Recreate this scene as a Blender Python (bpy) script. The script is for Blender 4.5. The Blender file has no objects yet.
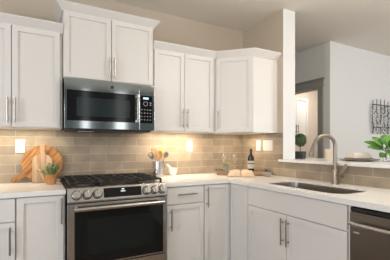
import bpy, bmesh, math, random
from mathutils import Vector, Matrix
random.seed(7)
S = bpy.context.scene
C = S.collection
PI = math.pi

# ---------------------------------------------------------------- camera
TH = 1.0787                      # heading measured from +x
cam = bpy.data.cameras.new('camera')
cam.sensor_width = 36.0
cam.lens = 293.088 / 390 * 36
cam.shift_y = (146.766 - 130) / 390
cam.clip_start = 0.05
cam_o = bpy.data.objects.new('camera', cam)
C.objects.link(cam_o)
cam_o.location = (-0.184, -2.9546, 1.2235)
cam_o.rotation_euler = (PI / 2, 0, TH - PI / 2)
S.camera = cam_o

# ---------------------------------------------------------------- world, lights, exposure
S.view_settings.view_transform = 'Standard'
S.view_settings.look = 'None'
S.view_settings.exposure = 0.05
S.view_settings.gamma = 1.0
S.view_settings.use_curve_mapping = False
try:
    S.cycles.use_denoising = True
except Exception:
    pass
W = bpy.data.worlds.new('world')
S.world = W
W.use_nodes = True
W.node_tree.nodes['Background'].inputs[0].default_value = (0.80, 0.90, 1.0, 1)
W.node_tree.nodes['Background'].inputs[1].default_value = 0.72


def area(name, loc, target, size, power, col, sy=None, spread=None):
    l = bpy.data.lights.new(name, 'AREA')
    l.energy = power
    l.color = col
    l.size = size
    if sy:
        l.shape = 'RECTANGLE'
        l.size_y = sy
    if spread:
        l.spread = spread
    o = bpy.data.objects.new(name, l)
    C.objects.link(o)
    o.location = loc
    d = Vector(target) - Vector(loc)
    o.rotation_euler = d.to_track_quat('-Z', 'Y').to_euler()
    return o


def lamp(name, loc, power, col, r=0.12):
    l = bpy.data.lights.new(name, 'POINT')
    l.energy = power
    l.color = col
    l.shadow_soft_size = r
    o = bpy.data.objects.new(name, l)
    C.objects.link(o)
    o.location = loc
    return o


# daylight through the windows of the rear wall and the big dining window, plus added fills
area('window_light', (0.84, -5.40, 1.75), (0.74, 0, 1.6), 0.16, 1.5, (1.0, 0.95, 0.86), 1.7)
area('window_light', (1.70, -5.40, 1.75), (1.60, 0, 1.6), 0.26, 2.5, (1.0, 0.94, 0.84), 1.7)
area('dining_window_light', (6.2, -4.9, 1.6), (4.0, -0.3, 1.5), 2.2, 70, (0.98, 0.98, 1.0), 1.8)
area('rear_fill_light', (-1.7, -5.2, 1.3), (0.9, 0, 1.2), 2.4, 22, (0.92, 0.96, 1.0), 2.0)  # added fill from behind the camera, no such source in view
area('side_fill_light', (-3.2, -2.3, 1.5), (1.4, -1.3, 1.2), 1.8, 98, (0.91, 0.95, 1.0), 1.6)  # added fill from the left; the wall there has no window
# added fill points with no visible fixture, then the laundry room lamp
lamp('point_fill_light', (-1.2, -3.9, 2.0), 10, (1.0, 0.90, 0.78))
lamp('point_fill_light', (2.0, -2.45, 2.15), 14, (1.0, 0.92, 0.82))
lamp('point_fill_light', (2.7, -2.6, 2.1), 11, (0.95, 0.97, 1.0))
lamp('ceiling_fill_light', (1.5, -2.1, 2.40), 20, (1.0, 0.90, 0.75))
lamp('dining_fill_light', (4.4, -2.6, 1.9), 19, (1.0, 0.98, 0.95))
area('laundry_lamp_light', (4.4, 0.45, 2.55), (4.4, 0.6, 0), 0.5, 20, (0.97, 0.88, 0.80))
# under-cabinet strips
area('cabinet_strip_light', (-0.40, -0.17, 1.362), (-0.40, -0.10, 0.9), 0.70, 2.5, (1.0, 0.85, 0.62), 0.03)
area('cabinet_strip_light', (1.10, -0.17, 1.362), (1.10, -0.10, 0.9), 0.60, 4.6, (1.0, 0.82, 0.60), 0.03)
area('cabinet_strip_light', (1.86, -0.28, 1.362), (1.90, -0.24, 0.9), 0.25, 2.0, (1.0, 0.82, 0.58), 0.03)

# ---------------------------------------------------------------- materials


def mat(name, col, rough=0.5, metal=0.0, spec=None, trans=0.0, emit=None, estr=0.0, ior=None, coat=0.0):
    m = bpy.data.materials.new(name)
    m.use_nodes = True
    b = m.node_tree.nodes['Principled BSDF']
    b.inputs['Base Color'].default_value = (*col, 1)
    b.inputs['Roughness'].default_value = rough
    b.inputs['Metallic'].default_value = metal
    if spec is not None:
        b.inputs['Specular IOR Level'].default_value = spec
    b.inputs['Transmission Weight'].default_value = trans
    b.inputs['Coat Weight'].default_value = coat
    if ior:
        b.inputs['IOR'].default_value = ior
    if emit:
        b.inputs['Emission Color'].default_value = (*emit, 1)
        b.inputs['Emission Strength'].default_value = estr
    return m


def nodes(m):
    return m.node_tree.nodes, m.node_tree.links, m.node_tree.nodes['Principled BSDF']


def noisy(m, c1, c2, scale=(1, 1, 1), nscale=5.0, detail=4.0, bump=0.0, wave=False, dist=3.0, lo=0.35, hi=0.65, rot=0.0):
    """colour from noise (or a wood-like wave) in object coordinates"""
    N, L, b = nodes(m)
    tc = N.new('ShaderNodeTexCoord')
    mp = N.new('ShaderNodeMapping')
    mp.inputs['Scale'].default_value = scale
    src = tc.outputs['Object']
    if rot:
        rt = N.new('ShaderNodeVectorRotate')
        rt.rotation_type = 'Y_AXIS'
        rt.inputs['Angle'].default_value = rot
        L.new(src, rt.inputs['Vector'])
        src = rt.outputs['Vector']
    L.new(src, mp.inputs['Vector'])
    if wave:
        t = N.new('ShaderNodeTexWave')
        t.inputs['Scale'].default_value = nscale
        t.inputs['Distortion'].default_value = dist
        t.inputs['Detail'].default_value = detail
    else:
        t = N.new('ShaderNodeTexNoise')
        t.inputs['Scale'].default_value = nscale
        t.inputs['Detail'].default_value = detail
    L.new(mp.outputs['Vector'], t.inputs['Vector'])
    r = N.new('ShaderNodeValToRGB')
    r.color_ramp.elements[0].position = lo
    r.color_ramp.elements[1].position = hi
    r.color_ramp.elements[0].color = (*c1, 1)
    r.color_ramp.elements[1].color = (*c2, 1)
    fac = t.outputs['Fac'] if 'Fac' in t.outputs else t.outputs[0]
    L.new(fac, r.inputs['Fac'])
    L.new(r.outputs['Color'], b.inputs['Base Color'])
    if bump:
        bp = N.new('ShaderNodeBump')
        bp.inputs['Strength'].default_value = bump
        bp.inputs['Distance'].default_value = 0.002
        L.new(fac, bp.inputs['Height'])
        L.new(bp.outputs['Normal'], b.inputs['Normal'])
    return m


def tile_mat(name, axis, x0, sign):
    m = mat(name, (0.4, 0.33, 0.25), 0.45)
    N, L, b = nodes(m)
    tc = N.new('ShaderNodeTexCoord')
    sp = N.new('ShaderNodeSeparateXYZ')
    L.new(tc.outputs['Object'], sp.inputs[0])
    a = N.new('ShaderNodeMath')
    a.operation = 'MULTIPLY_ADD'
    a.inputs[1].default_value = sign
    a.inputs[2].default_value = -x0 * sign + 6.1      # 20 tiles of .305
    L.new(sp.outputs[axis], a.inputs[0])
    z = N.new('ShaderNodeMath')
    z.operation = 'SUBTRACT'
    z.inputs[1].default_value = 0.914
    L.new(sp.outputs['Z'], z.inputs[0])
    cb = N.new('ShaderNodeCombineXYZ')
    L.new(a.outputs[0], cb.inputs[0])
    L.new(z.outputs[0], cb.inputs[1])
    br = N.new('ShaderNodeTexBrick')
    br.offset = 0.5
    br.inputs['Scale'].default_value = 1.0
    br.inputs['Brick Width'].default_value = 0.305
    br.inputs['Row Height'].default_value = 0.0797
    br.inputs['Mortar Size'].default_value = 0.0022
    br.inputs['Mortar Smooth'].default_value = 0.25
    br.inputs['Bias'].default_value = 0.0
    br.inputs['Color1'].default_value = (0.40, 0.322, 0.235, 1)
    br.inputs['Color2'].default_value = (0.27, 0.22, 0.168, 1)
    br.inputs['Mortar'].default_value = (0.52, 0.45, 0.36, 1)
    L.new(cb.outputs[0], br.inputs['Vector'])
    nz = N.new('ShaderNodeTexNoise')
    nz.inputs['Scale'].default_value = 9.0
    nz.inputs['Detail'].default_value = 3.0
    L.new(cb.outputs[0], nz.inputs['Vector'])
    mx = N.new('ShaderNodeMix')
    mx.data_type = 'RGBA'
    mx.blend_type = 'OVERLAY'
    mx.inputs['Factor'].default_value = 0.35
    L.new(br.outputs['Color'], mx.inputs['A'])
    L.new(nz.outputs['Fac'], mx.inputs['B'])
    L.new(mx.outputs['Result'], b.inputs['Base Color'])
    bp = N.new('ShaderNodeBump')
    bp.invert = True
    bp.inputs['Strength'].default_value = 0.35
    bp.inputs['Distance'].default_value = 0.003
    L.new(br.outputs['Fac'], bp.inputs['Height'])
    L.new(bp.outputs['Normal'], b.inputs['Normal'])
    return m


M = {}
M['cab'] = mat('cabinet_paint', (0.745, 0.725, 0.70), 0.38)
M['gap'] = mat('cabinet_inside', (0.16, 0.14, 0.12), 0.8)
M['wall'] = mat('wall_paint', (0.55, 0.475, 0.385), 0.85)
M['wall_d'] = mat('dining_wall_paint', (0.74, 0.74, 0.725), 0.85)
M['wall_rear'] = mat('rear_wall_paint', (0.15, 0.185, 0.205), 0.8)
M['ceil'] = mat('ceiling_paint', (0.84, 0.79, 0.715), 0.9)
M['cream'] = mat('laundry_wall_paint', (0.72, 0.64, 0.54), 0.85)
M['white'] = mat('white_trim', (0.75, 0.745, 0.735), 0.45)
M['casing'] = mat('grey_casing_paint', (0.31, 0.31, 0.285), 0.5)
M['tile_b'] = tile_mat('tile_back', 'X', -0.0475, 1.0)
M['tile_r'] = tile_mat('tile_right', 'Y', -0.10, -1.0)
M['quartz'] = noisy(mat('quartz', (0.8, 0.78, 0.74), 0.22), (0.83, 0.82, 0.80), (0.86, 0.85, 0.835), nscale=90, detail=3, lo=0.3, hi=0.6)
M['floor'] = noisy(mat('floor_wood', (0.3, 0.2, 0.12), 0.65), (0.15, 0.10, 0.065), (0.24, 0.17, 0.11), scale=(1, 8, 1), nscale=3)
M['steel'] = mat('stainless', (0.66, 0.64, 0.615), 0.25, 1.0)
M['steel_mw'] = mat('stainless_microwave', (0.50, 0.56, 0.59), 0.09, 1.0)  # bluish base colour stands in for cool light the steel reflects
M['steel_d'] = mat('dark_stainless', (0.27, 0.24, 0.21), 0.32, 1.0)
M['sinksteel'] = mat('sink_steel', (0.40, 0.365, 0.33), 0.28, 1.0)
M['nickel'] = mat('brushed_nickel', (0.40, 0.365, 0.325), 0.32, 1.0)
M['faucet'] = mat('faucet_nickel', (0.34, 0.30, 0.255), 0.34, 1.0)
M['bglass'] = mat('black_glass', (0.008, 0.009, 0.009), 0.08, spec=0.35)
M['win'] = mat('oven_window', (0.022, 0.030, 0.034), 0.10, spec=0.35)
M['oven_win'] = mat('oven_window_glass', (0.012, 0.015, 0.015), 0.10, spec=0.3)
M['black'] = mat('black_enamel', (0.015, 0.015, 0.015), 0.32)
M['iron'] = mat('cast_iron', (0.02, 0.02, 0.02), 0.5)
M['dark'] = mat('dark_plastic', (0.03, 0.03, 0.032), 0.5)
M['plastic'] = mat('white_plastic', (0.72, 0.71, 0.69), 0.35)
M['slot'] = mat('slot_dark', (0.25, 0.22, 0.19), 0.6)
M['ceramic'] = mat('white_ceramic', (0.82, 0.80, 0.76), 0.25)
M['cream_c'] = mat('cream_ceramic', (0.70, 0.61, 0.50), 0.5)
M['key'] = mat('key_print', (0.45, 0.46, 0.46), 0.5)
M['lcd'] = mat('lcd', (0.1, 0.12, 0.14), 0.3, emit=(0.55, 0.85, 1.0), estr=1.2)
M['lcdw'] = mat('lcd_white', (0.2, 0.2, 0.2), 0.3, emit=(0.8, 0.95, 1.0), estr=0.8)
M['acacia'] = noisy(mat('acacia', (0.5, 0.26, 0.1), 0.45), (0.15, 0.055, 0.016), (0.52, 0.25, 0.078), scale=(9, 1, 1.1), nscale=4.5, detail=4, lo=0.30, hi=0.62, rot=math.radians(-38))
M['oak'] = noisy(mat('oak', (0.5, 0.33, 0.2), 0.5), (0.36, 0.215, 0.125), (0.56, 0.39, 0.25), scale=(7, 1, 0.6), nscale=7, detail=5)
M['spoonwood'] = noisy(mat('spoon_wood', (0.6, 0.36, 0.16), 0.5), (0.50, 0.27, 0.10), (0.66, 0.40, 0.17), scale=(8, 8, 1), nscale=5)
M['spoonwood2'] = noisy(mat('pale_spoon_wood', (0.62, 0.42, 0.2), 0.5), (0.58, 0.37, 0.15), (0.72, 0.49, 0.22), scale=(8, 8, 1), nscale=5)
M['traywood'] = noisy(mat('tray_wood', (0.3, 0.18, 0.1), 0.55), (0.26, 0.155, 0.085), (0.46, 0.30, 0.175), scale=(1, 6, 6), nscale=5)
M['terra'] = noisy(mat('terracotta', (0.5, 0.22, 0.08), 0.6), (0.42, 0.19, 0.06), (0.56, 0.27, 0.10), nscale=14)
M['leaf'] = noisy(mat('leaf_green', (0.08, 0.2, 0.05), 0.4), (0.045, 0.15, 0.02), (0.17, 0.40, 0.06), nscale=12)
M['herb'] = noisy(mat('herb_green', (0.12, 0.2, 0.09), 0.5), (0.055, 0.125, 0.03), (0.30, 0.42, 0.20), nscale=40)
M['topiary'] = noisy(mat('topiary_green', (0.05, 0.1, 0.03), 0.6), (0.022, 0.05, 0.016), (0.10, 0.16, 0.06), nscale=50)
M['pale'] = noisy(mat('succulent_green', (0.3, 0.4, 0.15), 0.5), (0.22, 0.33, 0.08), (0.62, 0.66, 0.42), nscale=40)
M['soil'] = mat('soil', (0.03, 0.02, 0.014), 0.9)
M['potblack'] = noisy(mat('black_pot', (0.02, 0.02, 0.02), 0.5), (0.012, 0.012, 0.012), (0.06, 0.058, 0.052), nscale=60)
M['stem'] = mat('stem', (0.10, 0.065, 0.03), 0.7)
M['glass'] = mat('clear_glass', (1, 1, 1), 0.02, trans=1.0, ior=1.45)
M['wine'] = mat('bottle_glass', (0.010, 0.014, 0.008), 0.06, coat=0.5)
M['foil'] = mat('red_foil', (0.085, 0.010, 0.012), 0.35)
M['label'] = mat('paper_label', (0.62, 0.60, 0.52), 0.7)
M['labelgreen'] = mat('label_print', (0.16, 0.19, 0.12), 0.7)
M['page'] = noisy(mat('page_paper', (0.72, 0.58, 0.44), 0.8), (0.56, 0.44, 0.33), (0.66, 0.53, 0.41), nscale=8)
M['cover'] = mat('book_cover', (0.20, 0.12, 0.07), 0.7)
M['stone'] = mat('grey_stoneware', (0.38, 0.36, 0.33), 0.45)
M['linen'] = noisy(mat('linen', (0.74, 0.66, 0.54), 0.9), (0.80, 0.72, 0.60), (0.86, 0.79, 0.69), nscale=90)
M['plate'] = mat('grey_plate', (0.40, 0.38, 0.36), 0.35)
M['bronze'] = mat('dark_metal', (0.035, 0.034, 0.036), 0.45, 0.6)
M['chip'] = mat('dark_chip', (0.05, 0.05, 0.055), 0.45, 0.3)
M['chipg'] = mat('silver_chip', (0.80, 0.80, 0.79), 0.6, 0.0)
M['sky'] = mat('window_glass', (1, 1, 1), 0.0, trans=1.0, ior=1.0)

# ---------------------------------------------------------------- helpers


def obj(name, bm, m, parent=None, smooth=True):
    me = bpy.data.meshes.new(name)
    bmesh.ops.recalc_face_normals(bm, faces=bm.faces[:])
    bm.to_mesh(me)
    bm.free()
    for x in (m if isinstance(m, (list, tuple)) else [m]):
        me.materials.append(M[x] if isinstance(x, str) else x)
    if smooth:
        for p in me.polygons:
            p.use_smooth = True
        try:
            me.set_sharp_from_angle(angle=math.radians(35))
        except Exception:
            pass
    o = bpy.data.objects.new(name, me)
    C.objects.link(o)
    o.parent = parent
    if smooth and name not in ('foliage', 'leaf', 'rosette'):
        wn = o.modifiers.new('face_weighted_normals', 'WEIGHTED_NORMAL')
        wn.keep_sharp = True
        wn.weight = 100
    return o


def thing(name, label, cat, loc=(0, 0, 0), rz=0.0, group=None):
    o = bpy.data.objects.new(name, None)
    C.objects.link(o)
    o.empty_display_size = 0.05
    o.location = loc
    o.rotation_euler = (0, 0, rz)
    o['label'] = label
    o['category'] = cat
    if group:
        o['group'] = group
    return o


def tag(o, label, cat, group=None):
    o['label'] = label
    o['category'] = cat
    if group:
        o['group'] = group
    return o


def struct(name, bm, m, label=None, cat=None, smooth=False):
    o = obj(name, bm, m, None, smooth)
    o['kind'] = 'structure'
    o['label'] = label or name.replace('_', ' ')
    o['category'] = cat or name.split('_')[0]
    return o


def nb():
    return bmesh.new()


def merge(dst, src):
    me = bpy.data.meshes.new('tmp')
    src.to_mesh(me)
    src.free()
    dst.from_mesh(me)
    bpy.data.meshes.remove(me)


def box(bm, x0, x1, y0, y1, z0, z1, bev=0.0, seg=2, mtx=None):
    b = bmesh.new()
    r = bmesh.ops.create_cube(b, size=1.0)
    for v in b.verts:
        v.co = Vector((x0 + (v.co.x + 0.5) * (x1 - x0), y0 + (v.co.y + 0.5) * (y1 - y0), z0 + (v.co.z + 0.5) * (z1 - z0)))
    if bev > 0:
        bmesh.ops.bevel(b, geom=b.edges[:], offset=bev, segments=seg, profile=0.5, affect='EDGES')
    if mtx is not None:
        b.transform(mtx)
    merge(bm, b)
    return bm


def bx(*a, **k):
    return box(nb(), *a, **k)


def lathe(bm, prof, n=28, cx=0.0, cy=0.0, mtx=None):
    b = bmesh.new()
    rings = []
    for r, z in prof:
        if r < 1e-6:
            rings.append([b.verts.new((cx, cy, z))])
        else:
            rings.append([b.verts.new((cx + r * math.cos(2 * PI * i / n), cy + r * math.sin(2 * PI * i / n), z)) for i in range(n)])
    for a, c in zip(rings, rings[1:]):
        for i in range(n):
            j = (i + 1) % n
            if len(a) == 1 and len(c) == 1:
                continue
            if len(a) == 1:
                b.faces.new((a[0], c[j], c[i]))
            elif len(c) == 1:
                b.faces.new((a[i], a[j], c[0]))
            else:
                b.faces.new((a[i], a[j], c[j], c[i]))
    if mtx is not None:
        b.transform(mtx)
    merge(bm, b)
    return bm


def tube(bm, pts, rad, n=10, cap=True, flat=1.0):
    b = bmesh.new()
    pts = [Vector(p) for p in pts]
    if not isinstance(rad, (list, tuple)):
        rad = [rad] * len(pts)
    rings = []
    up = None
    for i, p in enumerate(pts):
        t = (pts[min(i + 1, len(pts) - 1)] - pts[max(i - 1, 0)]).normalized()
        if up is None:
            up = t.orthogonal().normalized()
        else:
            up = (up - t * up.dot(t)).normalized()
        s = t.cross(up)
        rings.append([b.verts.new(p + (up * math.cos(2 * PI * k / n) * flat + s * math.sin(2 * PI * k / n)) * rad[i]) for k in range(n)])
    for a, c in zip(rings, rings[1:]):
        for k in range(n):
            j = (k + 1) % n
            b.faces.new((a[k], a[j], c[j], c[k]))
    if cap:
        b.faces.new(rings[0][::-1])
        b.faces.new(rings[-1])
    merge(bm, b)
    return bm


def prism(bm, poly, z0, z1, bev=0.0, mtx=None, seg=2):
    """extrude an xy polygon from z0 to z1"""
    b = bmesh.new()
    v = [b.verts.new((x, y, z0)) for x, y in poly]
    f = b.faces.new(v)
    r = bmesh.ops.extrude_face_region(b, geom=[f])
    for e in r['geom']:
        if isinstance(e, bmesh.types.BMVert):
            e.co.z = z1
    bmesh.ops.recalc_face_normals(b, faces=b.faces[:])
    if bev:
        ed = [e for e in b.edges if abs(e.verts[0].co.z - e.verts[1].co.z) < 1e-6]
        bmesh.ops.bevel(b, geom=ed, offset=bev, segments=seg, profile=0.5, affect='EDGES')
    if mtx is not None:
        b.transform(mtx)
    merge(bm, b)
    return bm


def sweep(profile, path, closed=False):
    """mitred sweep: profile points (out, z); path of xy points, out = right-hand side of travel"""
    b = bmesh.new()
    rings = []
    n = len(path)
    for i, p in enumerate(path):
        p = Vector(p)
        d0 = (p - Vector(path[i - 1])).normalized() if i > 0 else None
        d1 = (Vector(path[i + 1]) - p).normalized() if i < n - 1 else None
        d0 = d0 or d1
        d1 = d1 or d0
        n0 = Vector((d0.y, -d0.x))
        n1 = Vector((d1.y, -d1.x))
        mdir = (n0 + n1).normalized()
        k = 1.0 / max(0.3, mdir.dot(n0))
        rings.append([b.verts.new((p.x + mdir.x * o * k, p.y + mdir.y * o * k, z)) for o, z in profile])
    m = len(profile)
    for a, c in zip(rings, rings[1:]):
        for k in range(m):
            j = (k + 1) % m
            b.faces.new((a[k], a[j], c[j], c[k]))
    b.faces.new(rings[0])
    b.faces.new(rings[-1][::-1])
    return b


def shaker(x0, x1, z0, z1, th=0.020, stile=0.057, rec=0.012):
    """five-piece door as one connected mesh, front at y=-th, back at y=0"""
    b = bmesh.new()
    box(b, x0, x1, -th, 0, z0, z1)
    b.faces.ensure_lookup_table()
    f = min(b.faces, key=lambda q: q.calc_center_median().y)
    bmesh.ops.recalc_face_normals(b, faces=b.faces[:])
    bmesh.ops.inset_region(b, faces=[f], thickness=stile, depth=0)
    bmesh.ops.inset_region(b, faces=[f], thickness=0.0025, depth=0)
    for v in f.verts:
        v.co.y += rec
    outer = [e for e in b.edges if all(abs(v.co.y + th) < 1e-6 for v in e.verts) and
             (all(abs(v.co.x - x0) < 1e-6 for v in e.verts) or all(abs(v.co.x - x1) < 1e-6 for v in e.verts) or
              all(abs(v.co.z - z0) < 1e-6 for v in e.verts) or all(abs(v.co.z - z1) < 1e-6 for v in e.verts))]
    bmesh.ops.bevel(b, geom=outer, offset=0.002, segments=2, profile=0.5, affect='EDGES')
    return b


def slab(x0, x1, z0, z1, th=0.020):
    return bx(x0, x1, -th, 0, z0, z1, bev=0.002)


def pull(parent, x, z, length=0.19, vertical=True, y=-0.020):
    """bar pull with two posts, standing off the door face at y"""
    b = nb()
    r, off = 0.0062, 0.032
    h = length / 2
    if vertical:
        tube(b, [(x, y - off, z - h), (x, y - off, z + h)], r, 10)
        for s in (-1, 1):
            tube(b, [(x, y + 0.002, z + s * h * 0.68), (x, y - off, z + s * h * 0.68)], 0.005, 8)
    else:
        tube(b, [(x - h, y - off, z), (x + h, y - off, z)], r, 10)
        for s in (-1, 1):
            tube(b, [(x + s * h * 0.68, y + 0.002, z), (x + s * h * 0.68, y - off, z)], 0.005, 8)
    return obj('handle', b, 'nickel', parent)


XR = 2.0758
CZ = 2.669
YE = -0.688
WT = 0.167
CROWN = [(0, 0), (0.012, 0), (0.014, 0.012), (0.050, 0.052), (0.055, 0.055), (0.055, 0.066), (0, 0.066)]

# ---------------------------------------------------------------- setting
struct('floor', bx(-3.4, 7.6, -5.6, 3.2, -0.05, 0), 'floor', 'brown wood floor', 'floor')
struct('ceiling', bx(-3.4, 7.6, -5.6, 3.2, CZ, CZ + 0.05), 'ceil', 'plain painted ceiling over kitchen and dining room', 'ceiling')
struct('wall_back', bx(-3.4, XR + WT, 0.0, 0.14, 0, CZ), 'wall', 'beige kitchen wall behind the range', 'wall')
w = nb()
box(w, XR, XR + WT, YE, 0.0, 0, CZ)
struct('wall_right', w, 'wall', 'end of the kitchen wall beside the bar opening', 'wall')
struct('wall_half', bx(XR, XR + WT, -4.2, YE, 0, 1.066), 'wall', 'half wall under the bar ledge', 'wall')
struct('wall_left', bx(-3.4, -3.25, -5.6, 0, 0, CZ), 'wall', 'side wall of the kitchen', 'wall')
# wall end cap board, the bright painted face that closes the wall by the opening
struct('trim_wall_end', bx(XR - 0.001, XR + WT + 0.001, YE - 0.006, YE - 0.0005, 1.092, CZ - 0.001), 'white', 'white painted end of the wall beside the opening', 'trim')
# rear wall with two tall windows and a wide patio opening
DX, DY = 3.335, -0.296
w = nb()
box(w, -3.4, -3.0, -5.6, -5.45, 0, CZ)
box(w, -0.4, 0.76, -5.6, -5.45, 0, CZ)
box(w, 0.92, 1.56, -5.6, -5.45, 0, CZ)
box(w, 1.84, 5.0, -5.6, -5.45, 0, CZ)
box(w, 7.4, 7.6, -5.6, -5.45, 0, CZ)
for a, c, z0, z1 in ((-3.0, -0.4, 0.02, 2.35), (0.76, 0.92, 0.9, 2.6), (1.56, 1.84, 0.9, 2.6), (5.0, 7.4, 0.6, 2.45)):
    box(w, a, c, -5.6, -5.45, z1, CZ)
    box(w, a, c, -5.6, -5.45, 0, z0)
struct('wall_rear', w, 'wall_rear', 'wall with windows facing the kitchen', 'wall')
# dining room
struct('wall_dining', bx(DX + 0.12, 7.6, DY, DY + 0.12, 0, CZ), 'wall_d', 'bright white dining room wall', 'wall')
w = nb()
box(w, DX, DX + 0.12, DY, -0.109, 0, CZ)
box(w, DX, DX + 0.12, 0.75, 3.2, 0, CZ)
box(w, DX, DX + 0.12, -0.109, 0.75, 2.075, CZ)
struct('wall_doorway', w, 'wall_d', 'white wall with the laundry doorway', 'wall')
struct('wall_far', bx(-3.4, 7.6, 3.2, 3.3, 0, CZ), 'cream', 'far wall', 'wall')
struct('wall_dining_side', bx(7.6, 7.75, -5.6, 3.3, 0, CZ), 'wall_d', 'side wall of dining room', 'wall')
struct('wall_laundry', bx(DX + 0.12, 7.6, 1.25, 1.35, 0, CZ), 'cream', 'cream laundry room wall', 'wall')
# door casing (grey), craftsman header
w = nb()
box(w, DX - 0.02, DX, -0.192, -0.109, 0, 2.075, 0.002)
box(w, DX - 0.02, DX, 0.75, 0.833, 0, 2.075, 0.002)
box(w, DX - 0.024, DX, -0.198, 0.84, 2.075, 2.165, 0.002)
box(w, DX - 0.040, DX, -0.213, 0.855, 2.165, 2.19, 0.003)
box(w, DX - 0.030, DX, -0.202, 0.846, 2.062, 2.080, 0.002)
struct('trim_door', w, 'casing', 'grey casing around the laundry doorway', 'trim')
w = nb()
box(w, DX + 0.002, DX + 0.13, -0.109, -0.094, 0, 2.06)
box(w, DX + 0.002, DX + 0.13, 0.735, 0.75, 0, 2.06)
box(w, DX + 0.002, DX + 0.13, -0.109, 0.75, 2.06, 2.075)
struct('trim_jamb', w, 'cream', 'cream jamb of the laundry doorway', 'trim')
# tiled backsplashes
struct('wall_backsplash_back', bx(-2.2, XR - 0.008, -0.008, 0, 0.9145, 1.372), 'tile_b', 'taupe subway tile backsplash behind the range', 'backsplash')
w = nb()
box(w, XR - 0.008, XR, YE, 0, 0.9145, 1.372)
box(w, XR - 0.008, XR, -4.2, YE, 0.9145, 1.066)
struct('wall_backsplash_right', w, 'tile_r', 'taupe subway tile backsplash under the bar ledge', 'backsplash')

# bar ledge
bar = prism(nb(), [(2.04, -0.655), (XR - 0.0005, -0.655), (XR - 0.0005, -0.6945), (XR + WT + 0.0015, -0.6945), (XR + WT + 0.0015, -0.45), (2.66, -0.45), (2.66, -4.2), (2.04, -4.2)], 1.0665, 1.092, 0.003)
tag(obj('bar_ledge', bar, 'quartz'), 'long white quartz bar ledge on the half wall behind the faucet', 'bar top')

# ---------------------------------------------------------------- cabinets
UG, BG = 'white shaker wall cabinets', 'white shaker base cabinets'


def upper(label, loc, rz, w, z0, z1, depth, doors, crown_out=None, door_top=None):
    """doors: list of (x0, x1, handle_x or None, handle_z)"""
    t = thing('wall_cabinet', label, 'cabinet', (loc[0], loc[1], z0), rz, UG)
    obj('body', bx(0, w, 0.0, depth, 0, z1 - z0, 0.001), 'cab', t)
    dt = (door_top or z1) - z0
    for (a, c, hx, hz) in doors:
        d = obj('door', shaker(a, c, 0.006, dt - 0.004), 'cab', t)
        if hx is not None:
            pull(d, hx, hz - z0)
    return t


def crown(parent, base, path, z, name='crown_moulding', size=1.0):
    """path in world xy; parent unrotated offset handled by matrix"""
    b = sweep([(o * size, z + h * size) for o, h in CROWN], path)
    m = Matrix.Translation(parent.location) @ Matrix.Rotation(parent.rotation_euler.z, 4, 'Z')
    b.transform(m.inverted())
    return obj(name, b, 'cab', parent, smooth=True)


FY = -0.330          # face-frame plane of the wall cabinets
t = upper('long double door wall cabinet over the outlet and cutting boards', (-0.722, FY, 0), 0, 0.714, 1.3716, 2.150, 0.325,
          [(0.004, 0.359, 0.338, 1.50), (0.364, 0.696, 0.384, 1.50)])
crown(t, None, [(-0.722, FY - 0.004), (-0.004, FY - 0.004)], 2.144)
upper('white wall cabinet beyond the double door one over the outlet', (-1.49, FY, 0), 0, 0.76, 1.3716, 2.150, 0.325,
      [(0.004, 0.377, 0.357, 1.50), (0.382, 0.756, 0.402, 1.50)])
MY = -0.340
t = upper('tall double door wall cabinet above the microwave, raised higher than its neighbours', (-0.003, MY, 0), 0, 0.768, 1.788, 2.336, 0.335,
          [(0.004, 0.382, 0.364, 1.898), (0.387, 0.765, 0.407, 1.898)], None)
crown(t, None, [(-0.003, -0.005), (-0.003, MY - 0.004), (0.765, MY - 0.004), (0.765, -0.005)], 2.328)
t = upper('double door wall cabinet between the microwave and the corner', (0.769, FY, 0), 0, 0.694, 1.3716, 2.150, 0.325,
          [(0.012, 0.325, 0.303, 1.50), (0.330, 0.660, 0.352, 1.50)])
crown(t, None, [(0.769, FY - 0.004), (XR - 0.613, FY - 0.004), (XR - 0.613, -0.330)], 2.144)
# diagonal corner cabinet
A = Vector((XR - 0.612, -0.333))
B = Vector((XR - 0.333, -0.612))
t = thing('wall_cabinet', 'single door diagonal wall cabinet in the corner above the wine bottle', 'cabinet', (A.x, A.y, 1.3716), -PI / 4, UG)
fw = (B - A).length
bm = prism(nb(), [(A.x, A.y), (B.x, B.y), (XR - 0.003, -0.612), (XR - 0.003, -0.003), (A.x, -0.003)], 1.3716, 2.150)
bm.transform((Matrix.Translation(t.location) @ Matrix.Rotation(-PI / 4, 4, 'Z')).inverted())
obj('body', bm, 'cab', t)
d = obj('door', shaker(0.018, fw - 0.008, 0.006, 0.774), 'cab', t)
pull(d, 0.040, 0.128)
crown(t, None, [(A.x + 0.01, A.y - 0.0135), (B.x - 0.003, B.y - 0.003), (XR - 0.004, -0.615)], 2.144)

# base cabinets
BY = -0.612


def base_cab(label, loc, rz, w, fronts, toe=True):
    t = thing('base_cabinet', label, 'cabinet', (loc[0], loc[1], 0), rz, BG)
    obj('body', bx(0, w, 0.0, 0.585, 0.10, 0.8795, 0.001), 'cab', t)
    obj('toe_kick', bx(0.0, w, 0.075, 0.09, 0.0, 0.10), 'cab', t)
    for f in fronts:
        kind, a, c, z0, z1 = f[:5]
        bm = shaker(a, c, z0, z1) if kind == 'door' else slab(a, c, z0, z1)
        d = obj('door' if kind == 'door' else ('drawer' if kind == 'drawer' else 'false_front'), bm, 'cab', t)
        if len(f) > 5:
            hx, hz, vert = f[5:8]
            pull(d, hx, hz, 0.185, vert)
    return t


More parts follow.
